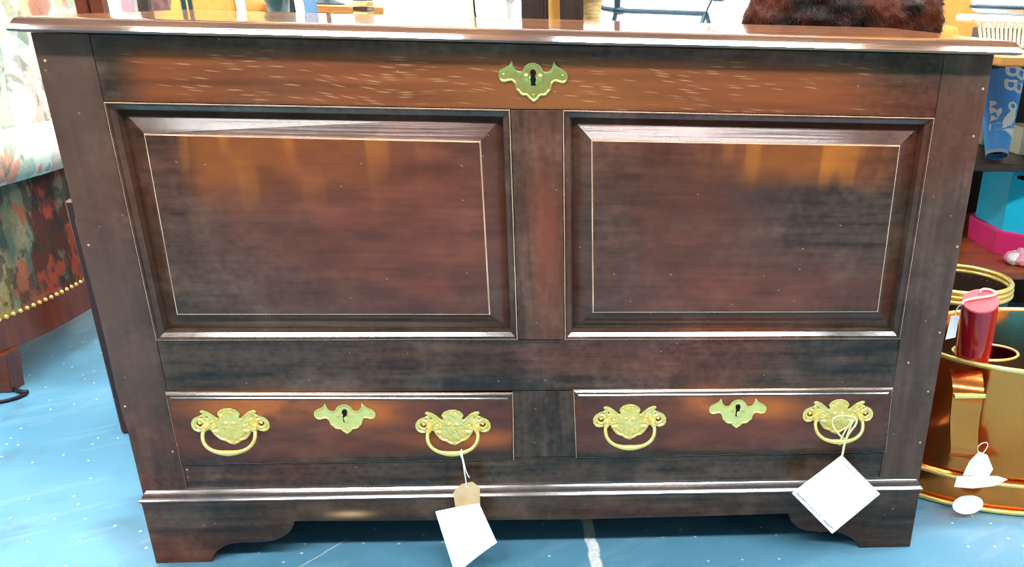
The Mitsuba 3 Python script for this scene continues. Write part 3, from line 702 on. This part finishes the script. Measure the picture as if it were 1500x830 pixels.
bx = thing('box', 'turquoise plastic box with a hand slot in a pink tray on the lower shelf', 'box')
oc = [(1.847, .835), (2.10, .835), (2.10, 1.13), (1.92, 1.16), (1.845, 1.11), (1.800, 1.05), (1.800, .882)]
add('body', rings(oc, [(.004, .312), (.004, .509), (.006, .513), (.012, .515)], True, True, 'xy'), 'turquoise', bx)
fc = (np.array([1.800, .882]) + np.array([1.847, .835])) / 2 + np.array([.0028, .0028])       # the cut corner that faces the room
fu_, fn_ = np.array([.7071, -.7071]), np.array([-.7071, -.7071])
def on_face(q, out): return [(fc[0] + fu_[0] * a + fn_[0] * out, fc[1] + fu_[1] * a + fn_[1] * out, b) for a, b in q]
sl = [(.016 * math.cos(t_) + (.006 if math.cos(t_) > 0 else -.006), .497 + .0075 * math.sin(t_)) for t_ in np.linspace(0, 2 * math.pi, 24, endpoint=False)]
A, B = on_face(sl, .0006), on_face(sl, -.004)
n_ = len(sl)
F_ = [(0, k, k + 1) for k in range(1, n_ - 1)] + [(n_, n_ + k + 1, n_ + k) for k in range(1, n_ - 1)]
for k in range(n_): F_ += [(k, (k + 1) % n_, n_ + (k + 1) % n_), (k, n_ + (k + 1) % n_, n_ + k)]
sm = trimesh.Trimesh(A + B, F_, process=False); sm.fix_normals()
add('slot', sm, 'inside', bx, label='dark hand slot')
add('slot_rim', tube(on_face(sl, .001), .0022, 6, True), 'turquoise', bx, smooth=True)
add('tray', rings(oc, [(-.006, .3005), (-.010, .355), (-.009, .360), (.003, .360), (.004, .315)], True, True, 'xy'), 'pink', bx, label='bright pink tray')
rs = thing('ribbon_rose', 'pink and white fabric flower on the lower shelf at the foot of the pink tray', 'flower')
for i in range(7):
    a = i * 2 * math.pi / 7
    add('petal', blob((1.812 + .020 * math.cos(a), .775 + .018 * math.sin(a), .316), (.020, .017, .015), .25, 2.5, 2, i), 'rose' if i % 2 else 'paper', rs, smooth=True)
add('centre', blob((1.812, .775, .325), (.016, .016, .016), .25, 3, 2, 9), 'rose', rs, smooth=True)

# rolled blue print leaning from the middle shelf up against the top
ro = thing('roll', 'rolled blue paper with white lettering leaning under the wooden top', 'roll')
a0, a1 = np.array([1.615, .600, .586]), np.array([1.640, .560, .772])
a0 = np.array([1.7137, .80, .560]); a1 = np.array([1.731, .889, .728])
rd = (a1 - a0) / np.linalg.norm(a1 - a0); RL = np.linalg.norm(a1 - a0)
R0, R1 = .0252, .0535
add('paper', along_axis([(R0, 0), (R0 + .0005, .002), (R0 + (R1 - R0) * .3, RL * .3), (R1, RL), (R1 - .002, RL), (R0 - .002, .002), (R0 - .0015, 0), (R0, 0)], a0, rd), 'roll_blue', ro, smooth=40)
add('end_band', along_axis([(R0 + .0004, -.001), (R0 + .0008, 0), (R0 + .0022, .020), (R0 + .0018, .021)], a0, rd), 'roll_edge', ro, smooth=40, label='grey-white rolled edge')
add('hollow', along_axis([(0, .012), (R0 - .002, .012), (R0 - .002, .014), (0, .014)], a0, rd), 'inside', ro)
rx = np.array([1.0, 0, 0]); rx = rx - rd * (rx @ rd); rx /= np.linalg.norm(rx); ry = np.cross(rd, rx)     # ry points back
def on_roll(m2, s0, ang0, k=1.0):
    """Wraps flat lettering (x along the roll's axis, y around it) on to the roll."""
    v = m2.vertices; s = s0 + v[:, 0]; r = R0 + (R1 - R0) * np.clip(s / RL, 0, 1) + .0006 + v[:, 2]
    ang = ang0 + v[:, 1] / .033
    out = a0 + s[:, None] * rd + (r * np.sin(ang))[:, None] * rx - (r * np.cos(ang))[:, None] * ry
    m = trimesh.Trimesh(out, m2.faces, process=False); return m
def flat(poly): 
    g = sg.Polygon(poly) if not hasattr(poly, 'geom_type') else poly
    m = trimesh.creation.extrude_polygon(g, .0008, engine='earcut'); return m.subdivide()
lt = meshkit.text_mesh('BB', .036, .0008, True); lt.apply_translation((-.026, -.018, 0)); lt.vertices[:, :2] *= -1
add('lettering', on_roll(lt.subdivide(), .176, .30), 'roll_white', ro, label='white block capitals')
shapes = [sg.Polygon([(.055, .002), (.062, .014), (.076, .021), (.090, .018), (.084, .008), (.072, .000), (.062, -.003)]), sg.Polygon([(.074, -.016), (.084, -.010), (.092, -.012), (.086, -.019)]), sg.Polygon([(.035, .028), (.052, .022), (.058, 0), (.056, -.024), (.046, -.026), (.045, -.004), (.040, .012)]),
          sg.Point(.100, .012).buffer(.008).difference(sg.Point(.101, .012).buffer(.004)), sg.Polygon([(.10, -.030), (.104, -.020), (.108, -.021), (.112, -.030)]), sg.Polygon([(.085, -.030), (.088, -.018), (.094, -.024), (.096, -.031)]), sg.Polygon([(.068, -.030), (.070, -.017), (.078, -.027)])]
import shapely.affinity as sa
shapes = [sg.Polygon(q) if isinstance(q, list) else q for q in shapes]
shapes = [sa.scale(q, 1.35, 1.35) for q in shapes]
add('pattern', cat_([on_roll(flat(s), .006, .0) for s in shapes]), 'roll_white', ro, label='white leaf and blot shapes')
add('parcel', box(1.819, 1.93, .90, 1.0, .5455, .612, .002), 'cream_paint', None, label='cream card box beside the blue roll under the wooden top', cat='box')
add('tin', box(1.790, 1.86, 1.06, 1.16, .5455, .667, .003), 'stone_grey', None, label='grey tin behind the cream box under the wooden top', cat='tin')
#%%TOP
# ------------------------------------------------------------------ goods seen above the lid, left to right
def chair_back(name, label, x0, x1, xs, y, m, top=1.05):
    t = thing(name, label, 'chair')
    for a, b in xs:
        add('post', box(a, b, y, y + .035, 0, top, .004), m, t)
    add('top_rail', box(x0, x1, y - .002, y + .037, top - .08, top, .006), m, t)
    add('seat', box(x0, x1, y + .04, y + .42, .42, .46, .008), m, t)
    for a, b in ((x0, x0 + .035), (x1 - .035, x1)): add('leg', box(a, b, y + .38, y + .415, 0, .42, .003), m, t)
    return t
chair_back('dining_chair', 'red-brown wooden chair with paired back posts right of the floral armchair', -.436, -.375, [(-.436, -.409), (-.404, -.375)], 1.02, 'mahogany')
t = thing('picture_frame', 'small grey picture frame standing on a white table', 'picture frame')
add('frame', turned(box(-.575, -.535, 1.56, 1.575, .766, .90, .002), 4, (0, 1, 0), (-.55, 1.5, .8)), 'stone_grey', t)
add('picture', turned(box(-.570, -.541, 1.556, 1.5598, .780, .885, .001), 4, (0, 1, 0), (-.55, 1.5, .8)), 'rose', t)
t = thing('side_table', 'white side table behind the dark easel leg', 'table')
add('tabletop', box(-1.0, -.42, 1.50, 1.88, .742, .765, .004), 'white_paint', t)
for x in (-.99, -.47):
    for y in (1.52, 1.83): add('leg', box(x, x + .04, y, y + .04, 0, .742, .003), 'white_paint', t)
add('pole', tube([(-.482, 1.40, .020), (-.478, 1.485, .80), (-.474, 1.54, 1.30)], .0165, 6), 'dark_wood', None, label='dark square wooden pole leaning on the white side table left of the orange cupboard', cat='pole')
add('cushion', blob((-.535, 1.66, .83), (.055, .06, .065), .15, 3, 3, 4), 'rail_brown', None, smooth=True, label='mottled purple-brown cushion on the white side table', cat='cushion')
t = thing('pine_cupboard', 'orange pine cupboard with two plain doors at the back', 'cupboard')
add('body', box(-.66, -.375, 1.95, 2.35, 0, 1.5, .004), 'pine', t)
for a, b in ((-.645, -.525), (-.515, -.39)): add('door', box(a, b, 1.930, 1.949, .08, 1.45, .004), 'pine', t)
t = thing('music_stand', 'dark metal music stand in front of the pine cupboard doors', 'stand')
add('pole', cat_([tube([(-.262, 1.20, .02), (-.262, 1.20, 1.1)], .006, 8), tube([(-.246, 1.20, .02), (-.246, 1.20, 1.1)], .005, 8)]), 'iron_blue', t, smooth=30)
add('base', lathe([(0, 0), (.11, 0), (.11, .012), (.03, .03), (0, .03)], (-.254, 1.20, 0), 28), 'iron_blue', t, smooth=30)
add('desk', turned(box(-.40, -.11, 1.19, 1.20, 1.08, 1.3, .002), 15, (1, 0, 0), (0, 1.2, 1.1)), 'iron_blue', t)
t = thing('step_stool', 'pale mint-painted folding step with slanting side rails behind the chest', 'step stool')
for y in (.0,):
    for dx in (0, .30):
        add('rail', tube([(-.06 + dx * .4, 1.18, .012), (-.150 + dx * .5, 1.25, .98)], .011, 6), 'mint_paint', t, smooth=30)
for z in (.25, .5): add('step', box(-.10, .06, 1.15, 1.27, z, z + .02, .003), 'mint_paint', t)
tb = thing('long_table', 'long pale wooden table behind the chest with pots and baskets on it', 'table')
add('tabletop', box(-.34, .09, 1.50, 2.05, .772, .792, .003), 'white_paint', tb, label='pale top')
add('edge_strip', box(-.34, .09, 1.488, 1.50, .770, .793, .002), 'pine', tb, label='orange wooden front edge')
for x in (-.32, .04):
    for y in (1.52, 1.98): add('leg', box(x, x + .045, y, y + .045, 0, .772, .003), 'white_paint', tb)
add('plant_pot', lathe([(0, .793), (.026, .793), (.044, .90), (.050, .905), (.050, .925), (.044, .925), (.038, .905), (0, .90)], (-.145, 1.58, 0), 32), 'pot_teal', None, smooth=40, label='glossy dark teal plant pot at the left end of the pale table', cat='plant pot')
for i, (x, y, w, h, c) in enumerate(((-.315, 1.9, .026, .16, 'book_blue'), (-.286, 1.9, .020, .17, 'dark_wood'), (-.26, 1.9, .012, .15, 'paper'), (-.24, 1.9, .018, .17, 'dark_wood'), (-.215, 1.9, .032, .16, 'book_blue'))):
    pass
bl = [('blue-spined book standing first from the plant pot', .030, .17, 'book_blue'), ('black-spined book between the blue book and the white book', .022, .18, 'black'), ('thin white-spined book between two black books', .012, .16, 'paper'),
      ('black-spined book right of the thin white book', .020, .18, 'black'), ('blue-spined book at the right end of the row beside the lamp', .034, .165, 'book_blue')]
x = -.232
for s, w, h, c in bl:
    w *= .8
    t = thing('book', s, 'book', 'books on the pale table')
    add('cover', box(x, x + w, 1.80, 1.96, .7935, .7935 + h, .002), c, t)
    add('pages', box(x + .003, x + w - .003, 1.803, 1.962, .797, .790 + h, .001), 'paper', t)
    x += w + .002
t = thing('sideboard', 'brown wooden sideboard carrying the dark lamp, behind the pale table', 'sideboard')
add('top', box(-.36, .10, 2.14, 2.58, .800, .8265, .003), 'table_oak', t)
add('body', box(-.34, .08, 2.16, 2.56, .08, .800, .003), 'dark_mahogany', t)
for x in (-.33, .03):
    for y in (2.17, 2.50): add('leg', box(x, x + .04, y, y + .04, 0, .08, .003), 'dark_mahogany', t)
t = thing('table_lamp', 'dark blue-grey lamp with a spreading foot on the brown sideboard', 'lamp')
add('base', lathe([(0, .794), (.062, .794), (.062, .797), (.035, .806), (.015, .818), (.009, .835), (.008, .95), (.014, .97), (.008, .99), (.008, 1.08), (0, 1.08)], (-.195, 2.36, .033), 36), 'iron_blue', t, smooth=35)
add('shade', lathe([(.13, 1.04), (.08, 1.25), (.078, 1.25), (.127, 1.04), (.13, 1.04)], (-.195, 2.36, .033), 36), 'cream_paint', t, smooth=35)
bk_ = thing('basket', 'striped brown basket at the right end of the pale table beside the cream cupboard', 'basket')
for i in range(9):
    add('band', box(.058 , .100, 1.62, 1.72, .794 + i * .014, .794 + i * .014 + .0115, .002), 'wicker' if i % 2 else 'dark_wood', bk_)
t = thing('cupboard', 'tall cream-painted cupboard behind the middle of the chest', 'cupboard')
add('body', box(.145, .412, 1.62, 2.1, 0, 1.9, .004), 'cream_paint', t)
add('door', box(.155, .402, 1.600, 1.619, .06, 1.84, .004), 'cream_paint', t)
add('knob', moved(trimesh.creation.icosphere(subdivisions=2, radius=.014), (.39, 1.588, 1.0)), 'brass', t, smooth=True)
add('flex', tube(spline([(.421, 1.585, 1.35), (.4205, 1.585, 1.1), (.419, 1.585, .90), (.418, 1.585, .825), (.422, 1.585, .800), (.424, 1.585, .62), (.43, 1.585, .30), (.47, 1.56, .01)], 60), .0030, 6), 'black', None, smooth=True, label='thin dark flex hanging down between the cream cupboard and the white board', cat='cable')
add('white_board', box(.428, .560, 1.62, 1.66, 0, 1.7, .004), 'white_paint', None, label='white painted board standing right of the cream cupboard', cat='board')
add('door_bolt', cat_([box(.512, .524, 1.606, 1.6205, .803, .90, .002), box(.508, .534, 1.602, 1.6205, .86, .872, .002)]), 'stone_grey', None, smooth=False, label='grey metal bolt on the white board', cat='bolt')
t = thing('bar_stool', 'dark wooden stool with thick square legs close behind the chest', 'stool')
for a, b in ((.588, .642), (.676, .730)):
    for y in (.93, 1.22): add('leg', box(a, b, y, y + .05, 0, 1.02, .004), 'dark_wood', t)
add('seat', box(.575, .743, .915, 1.285, 1.02, 1.06, .01), 'dark_wood', t)
for y in (.94, 1.23): add('stretcher', box(.642, .676, y, y + .03, .30, .335, .004), 'dark_wood', t)
t = thing('jar', 'yellow stoneware jar on a white cabinet seen between the dark stool legs', 'jar')
add('body', lathe([(0, .7845), (.026, .7845), (.030, .80), (.030, .90), (.022, .92), (.022, .935), (0, .935)], (.662, 1.36, 0), 28), 'pine', t, smooth=40)
add('base_ring', lathe([(.0265, .785), (.031, .787), (.031, .795), (.0265, .797)], (.662, 1.36, 0), 28), 'table_oak', t, smooth=40)
t = thing('white_cabinet', 'low white cabinet behind the right half of the chest', 'cabinet')
add('body', box(.60, 1.30, 1.30, 1.78, 0, .765, .003), 'white_paint', t)
add('top', box(.585, 1.315, 1.285, 1.79, .765, .784, .004), 'white_paint', t)
for a, b in ((.61, .94), (.96, 1.29)): add('door', box(a, b, 1.288, 1.2995, .05, .74, .003), 'white_paint', t)
add('wicker_pot', lathe([(0, .7845), (.017, .7845), (.028, .868), (.031, .872), (.029, .878), (.024, .872), (0, .865)], (.757, 1.335, 0), 24), 'wicker', None, smooth=40, label='small wicker pot on the white cabinet right of the dark stool', cat='pot')
t = thing('metal_rack', 'blue-black metal stand with a long crossbar on the white cabinet', 'stand')
yk = 1.36
add('upright', tube([(.828, yk, .845), (.826, yk, 1.15)], .0085, 10), 'iron_blue', t, smooth=30)
add('crossbar', tube([(.760, yk, .866), (.79, yk, .851), (.828, yk, .846), (.95, yk, .8455), (1.072, yk, .8440)], .0065, 10), 'iron_blue', t, smooth=30)
add('joint', blob((.832, yk, .846), (.020, .012, .011), 0, 1, 2), 'iron_blue', t, smooth=True)
for p0, p1 in (((.826, yk, .846), (.808, yk - .01, .7845)), ((1.072, yk, .846), (1.050, yk - .02, .7845)), ((1.074, yk, .846), (1.100, yk + .02, .7845))):
    add('leg', tube([p0, p1], .006, 8), 'iron_blue', t, smooth=30)
add('top_bar', tube([(.824, yk, 1.15), (1.10, yk, 1.15)], .007, 8), 'iron_blue', t, smooth=30)
add('twig', tube(spline([(1.074, yk, .846), (1.080, yk, .862), (1.092, yk - .01, .885)], 12), .0022, 6), 'iron_blue', t, smooth=30)
fl = thing('flower', 'dark dried flower head on the right end of the metal stand', 'flower')
for i in range(14):
    a = i * 2.4; r = .006 + .0028 * i
    add('petal', blob((1.092 + r * math.cos(a), yk - .012 + .5 * r * math.sin(a), .887 + .006 * math.sin(i * 1.7)), (.014, .010, .006), .3, 2, 1, i), 'iron_blue', fl, smooth=True)
# fur
fs = thing('stool', 'dark round stool under the brown fur', 'stool')
add('seat', lathe([(0, .70), (.20, .70), (.21, .71), (.21, .735), (.20, .745), (0, .745)], (1.30, .82, 0), 40), 'dark_wood', fs, smooth=40)
add('column', lathe([(0, .03), (.03, .03), (.025, .3), (.035, .69), (0, .70)], (1.30, .82, 0), 24), 'dark_wood', fs, smooth=40)
add('base', lathe([(0, 0), (.17, 0), (.17, .02), (.05, .04), (0, .04)], (1.30, .82, 0), 32), 'dark_wood', fs, smooth=40)
fu = thing('fur_stole', 'folded brown fur lying behind the right half of the chest lid', 'fur')
parts = [blob((1.235, .80, .86), (.150, .13, .125), .16, 2.2, 5, 1), blob((1.385, .82, .85), (.145, .14, .115), .18, 2.4, 5, 2), blob((1.30, .84, .95), (.20, .13, .10), .2, 2.3, 5, 3)]
fm = cat_(parts); fm.vertices[:, 2] = np.maximum(fm.vertices[:, 2], .7455)
add('pelt', fm, 'fur', fu, smooth=True)
pts, fi = trimesh.sample.sample_surface(fm, 16000, seed=5)
nn = fm.face_normals[fi]; keep = pts[:, 2] > .76; pts, nn = pts[keep], nn[keep]
lay = np.array([.5, -.25, -.75]); dirs = nn * .55 + lay * .6 + rng.normal(0, .22, nn.shape); dirs /= np.linalg.norm(dirs, axis=1, keepdims=True)
Lh = rng.uniform(.007, .013, len(pts))[:, None]
sd = np.cross(dirs, nn); sd /= np.linalg.norm(sd, axis=1, keepdims=True) + 1e-9
V = np.stack([pts - sd * .0009, pts + sd * .0009, pts + dirs * Lh], 1).reshape(-1, 3)
add('hair', trimesh.Trimesh(V, np.arange(len(V)).reshape(-1, 3), process=False), 'fur', fu, kind='stuff')
t = thing('tall_cupboard', 'golden pine cupboard behind the brown fur at the right', 'cupboard')
add('body', box(1.64, 2.05, 1.75, 2.15, 0, 1.7, .004), 'pine', t)
add('door', box(1.65, 2.04, 1.735, 1.749, .05, 1.65, .004), 'pine', t)
add('straw_hat', lathe([(0, .8055), (.060, .8055), (.062, .809), (.032, .813), (.030, .832), (.022, .842), (0, .845)], (1.672, 1.12, .0), 32), 'straw', None, smooth=35, label='small brown straw hat right of the fur', cat='hat')
scene['straw_hat']['to_world'] = T().translate([0, 0, -.010])
# silvered basket on the wooden top
bk2 = thing('wire_basket', 'white metal basket with dark upright gaps on the wooden top at the right edge', 'basket')
X0, X1, Y0, Y1 = 1.615, 1.95, .82, .90
add('base', box(X0 + .02, X1 - .02, Y0, Y1, .7955, .803, .003), 'silver', bk2)
add('lining', box(X0 + .03, X1 - .03, Y0 + .02, Y1, .803, .838, .002), 'dark_wood', bk2, label='dark lining')
for i in range(15):
    s = i / 14; xx = X0 + .006 + s * .15
    add('bar', tube([(xx + .018 * (1 - s), Y0 - .002, .801), (xx, Y0 - .006, .848)], .0040, 6), 'silver', bk2, smooth=30)
add('front_panel', box(X0 + .17, X1, Y0 - .006, Y0 + .004, .798, .846, .003), 'silver', bk2)
for i in range(18):
    add('bead', moved(trimesh.creation.icosphere(subdivisions=1, radius=.0042), (X0 + .005 + i * .0185, Y0 - .009, .8465)), 'silver', bk2, smooth=True)
add('rim', box(X0 - .012, X1 + .01, Y0 - .014, Y1 + .01, .848, .866, .005), 'silver', bk2)
tr = thing('tureen', 'white oval covered dish standing on the rim of the white metal basket', 'dish')
add('body', oval_stack(1.79, .865, [(.145, .05, .8665), (.165, .06, .874), (.172, .065, .895), (.16, .06, .905), (.10, .04, .93), (.03, .02, .945)]), 'white_paint', tr, smooth=40)
add('rim', tube([(x, y, .882) for x, y in oval(1.79, .865, .171, .066, 60)], .004, 8, True), 'iron_blue', tr, smooth=True)
